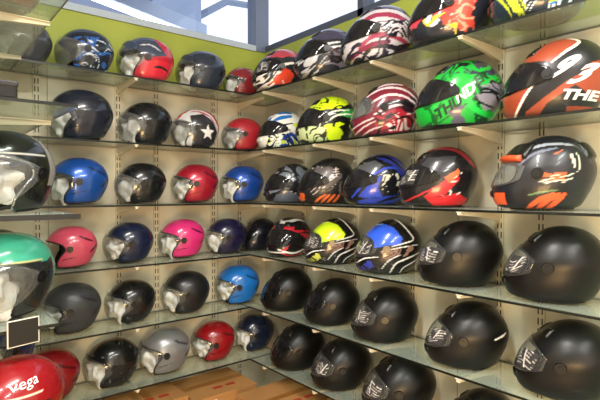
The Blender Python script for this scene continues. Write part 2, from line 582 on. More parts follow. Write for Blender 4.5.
def shell_mesh(S, painter, kind, na, nt, name='shell'):
    azs = np.arange(na) * 360 / na - 180
    ts = np.concatenate([np.linspace(0, 6.86, nt), ])
    AZ, T = np.meshgrid(azs, ts)
    P = S.pos(AZ, T).reshape(-1, 3)
    az, t = AZ.ravel(), T.ravel()
    top = S.pos(0, 6.999)[None]
    P = np.vstack([P, top]); az = np.append(az, 0); t = np.append(t, 7)
    pt = Paint(P, az, t)
    painter(pt)
    poly = JET_OPEN_POLY if kind == 'jet' else FULL_OPEN_POLY
    cut = smooth_curve(poly, 6)
    I, J = np.meshgrid(np.arange(nt - 1), np.arange(na), indexing='ij')
    I, J = I.ravel(), J.ravel()
    J2 = (J + 1) % na
    cz = azs[J] + 180 / na
    ct = (ts[I] + ts[I + 1]) / 2
    keep = ~in_poly(cz, ct, [tuple(c) for c in cut])
    I, J, J2 = I[keep], J[keep], J2[keep]
    quads = np.stack([I * na + J, I * na + J2, (I + 1) * na + J2, (I + 1) * na + J], -1)
    faces = quads.tolist()
    b = (nt - 1) * na
    tip = len(P) - 1
    faces += [[b + j, b + (j + 1) % na, tip] for j in range(na)]
    # inner skin so that the shell has real thickness at its opening
    nin = len(P)
    N = S.nor(az, np.minimum(t, 6.9))
    Q = P - N * 0.006
    Q[-1] = P[-1] - np.array([0, 0, .006])
    allv = np.vstack([P, Q])
    inner = [[i + nin for i in f[::-1]] for f in faces]
    # rim faces around open borders
    from collections import defaultdict
    ec = {}
    for f in faces:
        for k in range(len(f)):
            a, c = f[k], f[(k + 1) % len(f)]
            key = (a, c) if a < c else (c, a)
            ec[key] = None if key in ec else (a, c)
    rim = [[c, a, a + nin, c + nin] for v in ec.values() if v for a, c in [v]]
    me = bpy.data.meshes.new(name)
    me.from_pydata(allv.tolist(), [], faces + inner + rim)
    me.update()
    at = me.attributes.new('paint', 'FLOAT_COLOR', 'POINT')
    cc = np.ones((len(allv), 4), np.float32)
    cc[:nin, :3] = pt.c
    cc[nin:, :3] = lin('0e0e10')
    at.data.foreach_set('color', cc.ravel())
    me.polygons.foreach_set('use_smooth', [True] * len(me.polygons))
    me.polygons.foreach_set('material_index', [0] * len(faces) + [1] * (len(inner) + len(rim)))
    return me

def patch(S, az0, az1, tl, th, off, base=-0.002, na=24, nt=8, bulge=0.0, taper=0.0):
    """closed curved plate lying over the surface; tl/th may be functions of az"""
    tl = tl if callable(tl) else (lambda a, v=tl: np.full_like(a, v))
    th = th if callable(th) else (lambda a, v=th: np.full_like(a, v))
    a = np.linspace(az0, az1, na)
    k = np.linspace(0, 1, nt)
    A, K = np.meshgrid(a, k)
    T = tl(A) * (1 - K) + th(A) * K
    u = (A - az0) / (az1 - az0)
    bl = bulge * np.sin(np.pi * u) * np.sin(np.pi * (0.15 + 0.85 * (1 - K)) * 0.9)
    edge = 1 - taper * np.maximum(np.abs(2 * u - 1) ** 6, np.abs(2 * K - 1) ** 6)
    O = S.off(A, T, off * edge + bl).reshape(-1, 3)
    I = S.off(A, T, (off + base if off + base > 0 and bulge else base) * np.ones_like(A) + (bl if bulge else 0)).reshape(-1, 3)
    n = na * nt
    f = []
    for i in range(nt - 1):
        for j in range(na - 1):
            q = [i * na + j, i * na + j + 1, (i + 1) * na + j + 1, (i + 1) * na + j]
            f.append(q)
            f.append([x + n for x in q[::-1]])
    bd = [j for j in range(na)] + [i * na + na - 1 for i in range(1, nt)] + [(nt - 1) * na + j for j in range(na - 2, -1, -1)] + [i * na for i in range(nt - 2, 0, -1)]
    for k_ in range(len(bd)):
        a_, b_ = bd[k_], bd[(k_ + 1) % len(bd)]
        f.append([b_, a_, a_ + n, b_ + n])
    return np.vstack([O, I]), f

CACHE = {}
def cached(key, fn):
    if key not in CACHE:
        CACHE[key] = fn()
    return CACHE[key]

def patch_mesh(name, *a, **k):
    P, f = patch(*a, **k)
    me = bpy.data.meshes.new(name)
    me.from_pydata(P.tolist(), [], f)
    me.update()
    me.polygons.foreach_set('use_smooth', [True] * len(me.polygons))
    return me

def bm_mesh(name, bm, smooth=True):
    me = bpy.data.meshes.new(name)
    bmesh.ops.recalc_face_normals(bm, faces=bm.faces)
    bm.to_mesh(me); bm.free()
    me.polygons.foreach_set('use_smooth', [smooth] * len(me.polygons))
    return me

def inst(name, me, mats, parent):
    """object of shared mesh data; the material sits on the object slot"""
    mats = mats if isinstance(mats, (list, tuple)) else [mats]
    while len(me.materials) < len(mats):
        me.materials.append(None)
    o = bpy.data.objects.new(name, me)
    COL.objects.link(o)
    o.parent = parent
    for i, m in enumerate(mats):
        o.material_slots[i].link = 'OBJECT'
        o.material_slots[i].material = m
    return o

def liner_mesh(S, kind):
    # padded bowl inside the shell, open below
    na, nt = 40, 16
    azs = np.arange(na) * 360 / na - 180
    ts = np.linspace(0.25, 6.8, nt)
    A, T = np.meshgrid(azs, ts)
    if kind == 'jet':
        infront = np.clip((np.cos(np.radians(A)) - .45) / .3, 0, 1) * (T < 4.45)
    else:
        infront = np.clip((np.cos(np.radians(A)) - .5) / .3, 0, 1) * ((T > 2.5) & (T < 4.6))
    P = S.off(A, T, -0.010 - 0.012 * (T < 5.5) * (1 - infront) * (0.5 + .5 * np.sin(np.radians(A * 3)) ** 2))
    # push the face side of the bowl back: a hollow where the face goes
    P[..., 0] = np.where(infront > 0, P[..., 0] * (1 - infront * .9) - 0.02 * infront, P[..., 0])
    P = P.reshape(-1, 3)
    faces = [[i * na + j, i * na + (j + 1) % na, (i + 1) * na + (j + 1) % na, (i + 1) * na + j] for i in range(nt - 1) for j in range(na)]
    faces.append([(nt - 1) * na + j for j in range(na)])
    # cushioned underside: an inner ring folding up into the bowl
    n0 = len(P)
    extra = []
    for (sc, z) in ((.82, .012), (.70, .03), (.62, .09), (.35, .16)):
        ring = P[:na].copy()
        ring[:, 0] = ring[:, 0] * sc
        ring[:, 1] = ring[:, 1] * sc
        ring[:, 2] = z
        extra.append(ring)
    P = np.vstack([P] + extra)
    prev = 0
    for k in range(4):
        cur = n0 + k * na
        for j in range(na):
            j2 = (j + 1) % na
            faces.append([prev + j2, prev + j, cur + j, cur + j2])
        prev = cur
    faces.append([prev + j for j in range(na)])
    me = bpy.data.meshes.new('liner')
    me.from_pydata(P.tolist(), [], faces)
    me.update()
    me.polygons.foreach_set('use_smooth', [True] * len(me.polygons))
    return me

def curve_tube(S, pts, r, off, closed=True, n=5, seg=6):
    c = smooth_curve(pts, n, closed)
    P = S.off(c[:, 0], np.clip(c[:, 1], 0, 6.9), np.full(len(c), off))
    bm = bmesh.new()
    tube_mesh(bm, P.tolist(), r, seg, closed)
    return bm

def disc_mesh(S, az, t, r, h):
    p = S.pos(az, t); nn = S.nor(az, t)
    bm = bmesh.new()
    q = Vector(nn.tolist()).to_track_quat('Z', 'Y').to_matrix().to_4x4()
    m = Matrix.Translation(Vector((p + nn * h * .3).tolist())) @ q
    bmesh.ops.create_cone(bm, cap_ends=True, segments=24, radius1=r, radius2=r * .9, depth=h, matrix=m)
    bmesh.ops.create_cone(bm, cap_ends=True, segments=16, radius1=r * .55, radius2=r * .5, depth=h * .6, matrix=Matrix.Translation(Vector((nn * h * .6).tolist())) @ m)
    return bm_mesh('pivot', bm, False)

def paper_mesh(seed):
    bm = bmesh.new()
    bmesh.ops.create_icosphere(bm, subdivisions=4, radius=1)
    rnd = random.Random(seed)
    offs = [Vector((rnd.uniform(-1, 1), rnd.uniform(-1, 1), rnd.uniform(-1, 1))).normalized() for _ in range(26)]
    for v in bm.verts:
        d = v.co.normalized()
        k = 0.9
        for i, o in enumerate(offs):
            k += 0.055 * math.sin(7 * d.dot(o) + i) * (1 if i % 2 else -1)
        k += 0.05 * abs(math.sin(13 * d.dot(offs[0]) + 5 * d.dot(offs[1])))
        v.co = Vector((0.066 + d.x * .058 * k, d.y * .080 * k, .090 + d.z * .074 * k))
    return bm_mesh('paper', bm, False)

def fvis_lo(a):
    return 2.62 + .55 * np.abs(a / 80) ** 3
def fvis_hi(a):
    return 4.62 - .70 * np.abs(a / 80) ** 2.4
def jvis_lo(a):
    return 1.35 + 1.75 * np.abs(a / 82) ** 3
def jvis_hi(a):
    return 4.55 - .75 * np.abs(a / 82) ** 2.2

def strap_mesh():
    bm = bmesh.new()
    pts = []
    for k in range(13):
        u = k / 12
        pts.append((0.045 + .03 * math.sin(math.pi * u), 0.085 * math.cos(math.pi * u), 0.040 - 0.028 * math.sin(math.pi * u)))
    tube_mesh(bm, pts, 0.006, 6)
    return bm_mesh('strap', bm)

def sticker_mesh(S, seed):
    me = patch_mesh('sticker', S, 16, 56, 3.05, 4.0, .0055 if S is SF else .022, base=-.0015, na=40, nt=26, bulge=0.0 if S is SF else 0.0001)
    return me

root_shell = {}
def build_full(root, painter, mat='gloss', visor='visor_clear', res=1, sticker=True, vents=True, spoiler=None, chin=None, vent_mat=None):
    na, nt = ((160, 104), (84, 56), (224, 150))[res if res in (0, 1, 2) else 1]
    me = painter if isinstance(painter, bpy.types.Mesh) else shell_mesh(SF, painter, 'full', na, nt)
    root_shell[root.name] = inst('shell', me, [M[mat], M['rubber']], root)
    inst('liner', cached('lf', lambda: liner_mesh(SF, 'full')), M['liner'], root)
    va = 80 if visor == 'visor_smoke' else 63
    vis = inst('visor', cached('vf%d' % va, lambda: patch_mesh('visor', SF, -va, va, lambda a: fvis_lo(a * 80 / va), lambda a: fvis_hi(a * 80 / va), .004, base=-.0015, na=48, nt=14, bulge=.0012)), M[visor], root)
    inst('opening_gasket', cached('gf', lambda: bm_mesh('gasket', curve_tube(SF, FULL_OPEN_POLY, .0028, .0008))), M['rubber'], root)
    for s in (-1, 1):
        inst('visor_pivot', cached('pf%d' % s, lambda: disc_mesh(SF, s * 80, 3.55, .019, .009)), M['plastic_black'], vis)
    inst('base_trim', cached('bf', lambda: bm_mesh('trim', curve_tube(SF, [(a, .12) for a in range(-180, 180, 15)], .004, .0))), M['rubber'], root)
    vm = vent_mat or M['plastic_black']
    if vents:
        inst('chin_vent', chin_cached(), vm, root)
        for s in (-1, 1):
            inst('top_vent', cached('tv%d' % s, lambda: patch_mesh('tvent', SF, *(sorted((s * 14, s * 40))), 4.95, 5.55, .006, na=10, nt=8, taper=.8)), vm, root)
    if spoiler:
        inst('rear_spoiler', cached('sp', lambda: patch_mesh('spoiler', SF, 138, 222, 4.35, 5.45, .011, na=22, nt=10, taper=.95)), spoiler, root)
    if sticker:
        o = inst('visor_sticker', sticker_painted(sticker if isinstance(sticker, int) and sticker > 1 else 1), M['satin'], vis)
        o['label'] = 'white printed sticker on the visor'

def chin_cached():
    return cached('cv', lambda: patch_mesh('cvent', SF, -20, 20, 1.75, 2.35, .006, na=14, nt=8, taper=.8))

def sticker_painted(seed):
    def mk():
        P, f = patch(SF, 18, 50, 3.0, 4.05, .0058, base=-.001, na=40, nt=26)
        me = bpy.data.meshes.new('sticker')
        me.from_pydata(P.tolist(), [], f)
        me.update()
        n = 40 * 26
        U, V = np.meshgrid(np.linspace(0, 1, 40), np.linspace(0, 1, 26))
        c = np.tile(np.array(lin('3a393b')), (26, 40, 1))
        rng = np.random.RandomState(seed)
        W = V + (.3 if seed % 2 else .16) * np.sin(U * (2 + seed % 3) + seed)
        for r in range(6):
            v0 = .02 + r * .17
            k = (W > v0) & (W < v0 + .055) & (np.sin(U * rng.uniform(5, 12) + r) > -.55)
            c[k] = lin(('c9c4be', 'a8a29d', 'dedad4')[r % 3])
        k = (np.abs(U - .3 - .1 * (seed % 4) - (.3 if seed % 2 else -.35) * (V - .3)) < .04) & (V > .08 * (seed % 5))
        c[k] = lin('d6d2cc')
        cc = np.ones((2 * n, 4), np.float32)
        cc[:n, :3] = c.reshape(-1, 3)
        cc[n:, :3] = c.reshape(-1, 3)
        a = me.attributes.new('paint', 'FLOAT_COLOR', 'POINT')
        a.data.foreach_set('color', cc.ravel())
        return me
    return cached('st%d' % seed, mk)

def build_jet(root, painter, mat='gloss', visor='visor_clear', res=1, peak=None, paper=True, pivot='plastic_black', stickered=False, rim='rubber', seed=0):
    na, nt = ((150, 96), (84, 56))[res]
    me = painter if isinstance(painter, bpy.types.Mesh) else shell_mesh(SJ, painter, 'jet', na, nt)
    root_shell[root.name] = inst('shell', me, [M[mat], M['rubber']], root)
    inst('liner', cached('lj', lambda: liner_mesh(SJ, 'jet')), M['liner'], root)
    vis = root
    if visor:
        vis = inst('visor', cached('vj', lambda: patch_mesh('visor', SJ, -82, 82, jvis_lo, jvis_hi, .005, base=-.0015, na=48, nt=18, bulge=.014)), M[visor], root)
    tr = [p if p[1] >= 0 else (p[0], 0.05) for p in JET_OPEN_POLY]
    inst('edge_trim', cached('ej', lambda: bm_mesh('etrim', curve_tube(SJ, [p for p in tr], .0042, .0005, False))), M[rim], root)
    for s in (-1, 1):
        inst('visor_pivot', cached('pj%d' % s, lambda: disc_mesh(SJ, s * 84, 3.45, .020, .010)), M[pivot], vis)
    inst('base_trim', cached('bj', lambda: bm_mesh('trim', curve_tube(SJ, [(a, .1) for a in range(58, 303, 12)], .004, .0, False))), M['rubber'], root)
    inst('chin_strap', cached('cs', strap_mesh), M['rubber'], root)
    if paper:
        inst('paper_filling', cached('pp%d' % (seed % 3), lambda: paper_mesh(seed % 3)), M['paper'], root)
    if peak:
        bmk = cached('pk', lambda: patch_mesh('peak', SJ, -62, 62, lambda a: 4.15 + 0 * a, lambda a: 5.2 - .5 * np.abs(a / 62) ** 2, .010, base=-.002, na=30, nt=12, taper=0.3))
        inst('peak', bmk, peak, root)

# lettering laid on the shell's left side (the side the camera sees)
def lettering(root, S, text, p, q, size, ang, mat, shear=0.0, off=.0016, name='lettering', sx=1.0, bold=0.04):
    cu = bpy.data.curves.new('txt', 'FONT')
    cu.body = text
    cu.size = size
    cu.shear = shear
    cu.offset = size * bold
    cu.align_x = 'CENTER'
    cu.align_y = 'CENTER'
    cu.resolution_u = 3
    to = bpy.data.objects.new('txt', cu)
    COL.objects.link(to)
    dg = bpy.context.evaluated_depsgraph_get()
    me = bpy.data.meshes.new_from_object(to.evaluated_get(dg))
    bpy.data.objects.remove(to)
    bm = bmesh.new()
    bm.from_mesh(me)
    bmesh.ops.scale(bm, vec=(sx, 1, 1), verts=bm.verts)
    w = max(abs(v.co.x) for v in bm.verts)
    k = -w
    while k < w:
        k += .007
        bmesh.ops.bisect_plane(bm, geom=bm.verts[:] + bm.edges[:] + bm.faces[:], plane_co=(k, 0, 0), plane_no=(1, 0, 0))
    hgt = max(abs(v.co.y) for v in bm.verts)
    k = -hgt
    while k < hgt:
        k += .01
        bmesh.ops.bisect_plane(bm, geom=bm.verts[:] + bm.edges[:] + bm.faces[:], plane_co=(0, k, 0), plane_no=(0, 1, 0))
    def bvh():
        AZ, T = np.meshgrid(np.arange(0, 182, 2.0), np.linspace(0, 6.9, 120))
        P = S.pos(AZ, T)
        nr, nc = P.shape[:2]
        return BVHTree.FromPolygons(P.reshape(-1, 3).tolist(), [[i * nc + j, i * nc + j + 1, (i + 1) * nc + j + 1, (i + 1) * nc + j] for i in range(nr - 1) for j in range(nc - 1)])
    tree = cached('bvh%d' % id(S), bvh)
    cx, cz = .168 - p * .323, (1 - q) * .258
    ca, sa = math.cos(math.radians(ang)), math.sin(math.radians(ang))
    bad = []
    for v in bm.verts:
        u, w_ = v.co.x * ca - v.co.y * sa, v.co.x * sa + v.co.y * ca
        hit = tree.ray_cast(Vector((cx - u, 1, cz + w_)), Vector((0, -1, 0)))
        if hit[0] is None:
            bad.append(v)
        else:
            nrm = hit[1] if hit[1].y > 0 else -hit[1]
            v.co = hit[0] + nrm * off
    bmesh.ops.delete(bm, geom=bad, context='VERTS')
    me2 = bpy.data.meshes.new(name)
    bm.to_mesh(me2); bm.free()
    o = link_mesh(name, me2, mat, root_shell[root.name])
    o['label'] = 'lettering reading ' + text
    return o

# ------------------------------------------------------------------ placing helmets from their place on the shelf
def spot(wall, px, off=0.0):
    h = YAW + math.atan((px - 300) / F_PX)
    if wall == 'R':
        x = XF + .165 + off
        y = x / math.tan(h)
    elif wall == 'B':
        y = YF + .165 + off
        x = y * math.tan(h)
    return x, y

def helmet(kind, wall, lev, box, turn, label, group, off=0.0, xy=None, sc=None, name=None, tilt=0.0):
    x0, x1, y0, y1 = box
    if xy is None:
        x, y = spot(wall, (x0 + x1) / 2 + (0 if x0 > 440 else 3 if wall == 'R' and lev in 'ABC' else 1), off)
    else:
        x, y = xy
    d = x * math.sin(YAW) + y * math.cos(YAW)
    vh = math.atan2(x, y)
    if sc is None:
        offax = math.cos(vh - YAW)
        w = (x1 - x0) * d / F_PX * offax
        hh = (y1 - y0) * d / F_PX
        sc = .5 * (w / .325) + .5 * (hh / .275)
        if lev in 'ABC':
            sc *= 1.05
        sc = min(1.16, max(.84, sc))
    face = vh - math.radians(90) - math.radians(turn)      # heading the helmet looks along
    rz = math.pi / 2 - face
    nm = name or ('full_face_helmet' if kind == 'full' else 'open_face_helmet')
    r = empty(nm, (x, y, LEV[lev] + 0.0005), rz, sc)
    tag(r, label, 'helmet', group)
    return r

# ------------------------------------------------------------------ designs
def solid(col, panel=None):
    def f(s):
        s.fill(col)
        if panel:
            s.line(panel, [(.45, .42), (.7, .36), (.97, .45)], .008)
            s.line(panel, [(.45, .62), (.7, .66), (.97, .58)], .008)
    return f

def black_full(s):
    s.fill('0a0a0b')
    s.line('050506', [(.42, .52), (.7, .55), (.99, .42)], .006)
    s.line('050506', [(.2, .16), (.5, .09), (.85, .2)], .006)

def black_painted_glint(s):
    black_full(s)
    s.line('e8e6e0', [(.79, .47), (.88, .43), (.93, .40)], .012)  # tail vent highlight painted into the shell colour

def d_93(s):
    s.fill('15161a')
    s.poly('98432a', [(.10, .30), (.24, .14), (.40, .03), (.60, -.1), (.71, .10), (.60, .25), (.47, .36), (.30, .32)])
    s.line('efe6dc', [(.60, .03), (.70, .12), (.58, .25), (.46, .37)], .014)
    s.poly('98432a', [(-.1, .72), (.10, .70), (.32, .58), (.22, .80), (.10, 1.1), (-.1, 1.1)])
    s.line('efe6dc', [(.33, .57), (.22, .76), (.12, 1.0)], .013)
    s.poly('98432a', [(.20, 1.05), (.24, .93), (.58, .62), (.72, .52), (.80, .40), (1.1, .30), (1.1, .78), (.86, .84), (.66, .66), (.42, .86), (.32, 1.05)])
    s.poly('8c3a20', [(.60, .90), (1.1, .92), (1.1, 1.1), (.56, 1.1)])

def d_green(s):
    s.fill('18a838')
    s.streaks('37324a', 12, 24, .60, 3, [(.30, .0), (.95, .0), (.98, .30), (.72, .30), (.48, .28), (.3, .33)], .8)
    s.line('0c6a24', [(.25, .95), (.5, .75), (.75, .5), (.95, .3)], .012)
    s.streaks('0d3f1c', 35, 20, .66, 21, [(.6, .3), (1.1, .2), (1.1, 1), (.66, 1)], 1.2)
    s.streaks('17181c', 50, 18, .66, 15, [(.0, .55), (.12, .3), (.5, .0), (.9, .1), (.5, .3), (.4, .5)], 1.2)
    s.poly('1d2024', [(.66, .56), (.86, .40), (1.1, .42), (1.1, .95), (.86, .92), (.94, .72), (.80, .66)], .1, 4)
    s.streaks('8a8794', 30, 30, .60, 7, [(.60, .5), (.86, .40), (1.1, .42), (1.1, .95), (.80, .88)], .9)
    s.poly('5b5566', [(.36, .98), (.42, .74), (.56, .72), (.52, .84), (.60, 1.05)], .08, 2)
    s.line('20c848', [(.56, .52), (.62, .74), (.82, .84), (.95, .74)], .03)
    s.line('14181a', [(.62, .46), (.68, .66), (.84, .74)], .012)
    s.streaks('0e5a22', 60, 26, .66, 9, [(-.1, .5), (.3, .62), (.24, 1), (-.1, 1)], .7)
    s.poly('101214', [(-.1, .965), (1.1, .93), (1.1, 1.1), (-.1, 1.1)])

def d_maroon(s):
    s.fill('6e1c30')
    s.poly('2a1a22', [(.60, .42), (.9, .3), (1.1, .5), (1.1, 1.1), (.85, 1.1), (.75, .7)])
    for pts in ([(.20, .30), (.42, .17), (.70, .20), (.95, .42)], [(.22, .46), (.45, .31), (.70, .33), (.90, .48)], [(.34, .14), (.50, .08), (.70, .1)], [(.30, .63), (.50, .52), (.72, .46)]):
        s.line('d8c6c8', pts, .017)
    s.line('181418', [(.36, .5), (.6, .43), (.88, .52)], .03)
    s.poly('9c2334', [(.30, .66), (.62, .56), (.90, .60), (.94, .84), (.6, .96), (.32, .88)], .06, 3)
    s.streaks('e0cccc', 30, 15, .66, 5, [(.4, .62), (.92, .6), (.94, .9), (.45, .92)], 1.1)
    s.streaks('1b1418', -20, 17, .70, 8, [(.3, .6), (1, .55), (1, .98), (.3, .98)], 1)
    for pts in ([(.02, .98), (.16, .84), (.3, .76)], [(.0, .86), (.15, .76), (.28, .70)], [(.10, 1.02), (.25, .9), (.4, .84)]):
        s.line('c8b4b6', pts, .012)

def d_neon(s):
    s.fill('15181a')
    s.poly('c9e41c', [(.10, .32), (.24, .12), (.50, .0), (.80, .06), (.86, .20), (.62, .30), (.36, .36)], .10, 2)
    s.streaks('1a1d12', 20, 30, .74, 4, [(.1, .35), (.3, 0), (.9, 0), (.9, .3)], 1)
    s.poly('2f9a48', [(.60, .44), (.78, .30), (1.0, .30), (1.0, .48), (.8, .50)])
    for pts in ([(.30, .74), (.36, .55), (.52, .42)], [(.42, .60), (.60, .46), (.85, .42)], [(.36, .5), (.55, .38), (.8, .34)]):
        s.line('dfe6d0', pts, .014)
    s.poly('c9e41c', [(.40, .66), (.68, .60), (.72, 1.0), (.44, .98)], .12, 6)
    s.poly('bfcf9a', [(-.1, .70), (.20, .66), (.42, .72), (.44, .98), (-.1, 1.0)], .05, 5)
    s.streaks('222a14', 40, 26, .52, 9, [(-.1, .66), (.42, .66), (.46, 1.0), (-.1, 1.0)], 1.2)

def d_bluewhite(s):
    s.fill('e0e2dc')
    s.poly('1f6fc0', [(.06, .40), (.16, .12), (.40, .0), (.66, .04), (.58, .20), (.3, .28)], .04, 2)
    s.line('eef0f0', [(.15, .34), (.36, .15), (.62, .12)], .018)
    s.line('15202c', [(.10, .92), (.16, .62), (.34, .44), (.60, .36)], .018)
    s.line('15202c', [(.22, .88), (.30, .66), (.52, .52)], .014)
    s.poly('c6dd1e', [(.58, .40), (.80, .26), (1.1, .28), (1.1, .42), (.7, .50)])
    s.poly('223f8e', [(.30, .90), (.42, .66), (.66, .58), (.92, .66), (.86, .92)], .12, 4)
    s.streaks('e8ebe4', 30, 17, .66, 6, [(.2, .5), (1.1, .5), (1.1, 1), (.2, 1)], 1.2)
    s.streaks('c6dd1e', -30, 20, .74, 8, [(.1, .7), (.8, .7), (.8, 1), (.1, 1)], 1.2)
    s.streaks('141a22', 10, 20, .76, 12, [(.1, .55), (1.1, .5), (1.1, 1), (.1, 1)], 1.2)

def d_redblack(s):       # top row, first from the corner
    s.fill('20282c')
    s.poly('b2404e', [(.15, .28), (.32, .05), (.60, -.05), (.80, .10), (.70, .24), (.40, .32)], .05, 3)
    s.line('d9c8b0', [(.78, .02), (.90, .18), (.95, .34)], .014)
    s.line('e9e4dc', [(.34, .60), (.50, .46), (.74, .40)], .022)
    s.poly('d8452c', [(.20, .92), (.28, .70), (.48, .56), (.66, .60), (.64, .78), (.56, .96)], .14, 5)
    s.streaks('e2d8d0', -35, 24, .66, 4, [(.0, .65), (.42, .62), (.5, 1), (.0, 1)], 1.1)
    s.poly('a04a50', [(.80, .6), (1.1, .5), (1.1, .8), (.86, .86)])

def d_tribal(s):
    s.fill('23242c')
    s.poly('3c3a50', [(.1, .3), (.3, 0), (.8, 0), (.8, .28), (.4, .34)])
    s.poly('7c2740', [(.72, .40), (1.1, .28), (1.1, .62), (.8, .64)])
    s.streaks('b9babd', -38, 20, .70, 4, [(-.1, .45), (.45, .42), (.5, 1), (-.1, 1)], 1.2)
    s.line('dcdcdc', [(.28, .58), (.42, .44), (.62, .38)], .018)
    s.line('dcdcdc', [(.5, .52), (.62, .46), (.8, .46)], .014)
    s.streaks('77707c', 15, 14, .66, 8, [(.4, .5), (.9, .45), (.9, .9), (.4, .95)], 1.2)
    s.streaks('4c3a38', 30, 18, .70, 11, [(.4, .5), (.9, .45), (.9, .9), (.4, .95)], 1.2)

def d_stripes(s):
    s.fill('c2bcc2')
    for k, c in enumerate(('2c2740', '8e2f4c', '2a2438', '9c3850', '221e2c')):
        o = k * .17
        s.line(c, [(.12 + o * .2, .30 + o), (.4, .12 + o), (.70, .14 + o), (1.0, .32 + o)], .040 - .002 * k)
    s.poly('1d1a24', [(.45, .42), (.95, .36), (1.0, .60), (.62, .66)], .06, 4)
    s.streaks('cfc6cc', 5, 34, .62, 5, [(.45, .42), (.95, .36), (1.0, .60), (.62, .66)], .6)
    s.line('7e2440', [(.10, .95), (.35, .78), (.6, .72)], .03)
    s.streaks('2a2434', -30, 16, .56, 14, [(-.1, .5), (.6, .6), (.6, 1.1), (-.1, 1.1)], 1.1)
    s.poly('2a2028', [(.7, .78), (1.1, .6), (1.1, 1.1), (.6, 1.1)])
    s.line('b64a60', [(.7, .9), (.85, .82), (1.0, .82)], .02)

def d_flame(s):
    s.fill('232630')
    s.poly('3c3a44', [(.0, .5), (.2, .1), (.5, -.05), (.7, .1), (.35, .36)])
    s.poly('d04838', [(.38, .78), (.34, .56), (.48, .36), (.72, .24), (.70, .50), (.66, .92)], .12, 3)
    s.streaks('e8c62a', 30, 15, .64, 5, [(.05, .72), (.55, .62), (.5, 1), (.0, 1)], 1.0)
    s.streaks('c33a48', -50, 12, .62, 6, [(.05, .40), (.5, .2), (.45, .7), (.0, .8)], 1.0)
    s.streaks('dcd8da', -50, 16, .66, 9, [(.0, .40), (.5, .2), (.45, .85), (.0, .9)], 1.0)
    s.line('e08a34', [(.55, .12), (.7, .06), (.86, .12)], .02)
    s.line('efefef', [(.52, .24), (.62, .17), (.74, .14)], .012)
    s.streaks('f0a080', -10, 26, .72, 12, [(.4, .3), (.7, .3), (.7, .9), (.4, .9)], 1.0)

def d_topright(s):
    s.fill('22303e')
    s.streaks('c8d838', 62, 26, .58, 3, [(-.1, .2), (.32, .2), (.36, 1.1), (-.1, 1.1)], .3, .4)
    s.streaks('e4ecf0', 25, 20, .66, 5, [(.25, .3), (.7, .2), (.8, .95), (.35, .98)], 1)
    s.streaks('2f7fd0', 25, 17, .62, 9, [(.3, .2), (.9, .2), (.9, .9), (.4, .9)], 1)
    s.streaks('b7d832', -10, 20, .72, 6, [(.5, .2), (1, .2), (1, .8), (.5, .9)], 1)

def d_greytribal(s):
    s.fill('1a1c22')
    s.streaks('6d7480', 55, 14, .60, 3, [(-.1, .1), (.95, -.05), (.98, .62), (.1, .98)], 1.4)
    s.streaks('a9afb8', 62, 17, .74, 8, [(.35, .3), (.95, .2), (.95, .75), (.35, .8)], 1.4)
    s.poly('4c5262', [(.10, .98), (.16, .78), (.40, .70), (.62, .82), (.70, .96)])
    s.line('0b0c0e', [(.05, .9), (.25, .68), (.5, .7), (.75, .88)], .02)

def d_whitescript(s):
    s.fill('1c1b1d')
    for k in range(5):
        s.line('b9a9a4', [(.12 + k * .02, .52 + k * .075), (.27 + k * .02, .36 + k * .075), (.48, .28 + k * .06), (.66, .26 + k * .05)], .010)
    s.streaks('d8ccc6', -38, 24, .72, 4, [(.1, .2), (.62, .2), (.6, .62), (.2, .7)], 1.3)
    s.streaks('57504f', -30, 14, .64, 9, [(.0, .3), (.7, .1), (.7, .8), (.1, .85)], 1.3)
    s.poly('101011', [(.20, .80), (.66, .74), (.70, 1.05), (.2, 1.05)])
    for k in range(4):
        s.line('d6622c', [(.26 + k * .10, .97), (.33 + k * .10, .87), (.42 + k * .08, .80)], .022)
    s.poly('d6622c', [(-.1, .76), (.08, .76), (.10, .92), (-.1, .94)])

def d_blueblack(s):
    s.fill('14151b')
    s.poly('28328a', [(.34, .08), (.50, -.02), (.70, .0), (.95, .22), (1.0, .46), (.84, .44), (.70, .22), (.5, .10)])
    s.poly('4a4c52', [(.14, .42), (.22, .22), (.46, .14), (.58, .24), (.34, .46)])
    s.line('0c0d12', [(.3, .14), (.6, .06), (.9, .32)], .02)
    s.line('2a3fae', [(.12, .84), (.34, .50), (.60, .30), (.78, .30)], .02)
    s.poly('2440b0', [(.20, .82), (.42, .52), (.54, .44), (.50, .68), (.56, .82), (.32, .86)])
    s.streaks('c9c8b8', -60, 20, .62, 4, [(.56, .42), (.84, .38), (.84, .72), (.56, .74)], 1.1)
    s.poly('2138a4', [(.20, .90), (.60, .82), (.92, .78), (.86, 1.05), (.24, 1.05)])
    s.line('0c0d12', [(.5, .94), (.7, .86), (.95, .80)], .02)

def d_blackred(s):
    s.fill('17161a')
    s.line('8e2230', [(.22, .18), (.42, .04), (.70, .08), (.92, .34)], .030)
    s.line('131216', [(.26, .2), (.45, .1), (.70, .15), (.88, .36)], .014)
    s.poly('34343a', [(.20, .42), (.34, .20), (.70, .18), (.62, .34), (.36, .58)])
    s.poly('cc2730', [(.30, .82), (.40, .70), (.70, .42), (.72, .56), (.56, .78), (.46, .82)])
    s.poly('e0663a', [(.54, .52), (.71, .38), (.72, .48), (.60, .62)])
    s.poly('d21f28', [(.28, .80), (.42, .84), (.70, .76), (.84, .86), (.80, 1.05), (.48, 1.05)])
    s.streaks('e6dfd6', -60, 22, .66, 7, [(.62, .44), (.80, .44), (.74, .80), (.60, .80)], 1.2)
    s.line('b22832', [(.05, .92), (.20, .82), (.45, .66)], .012)

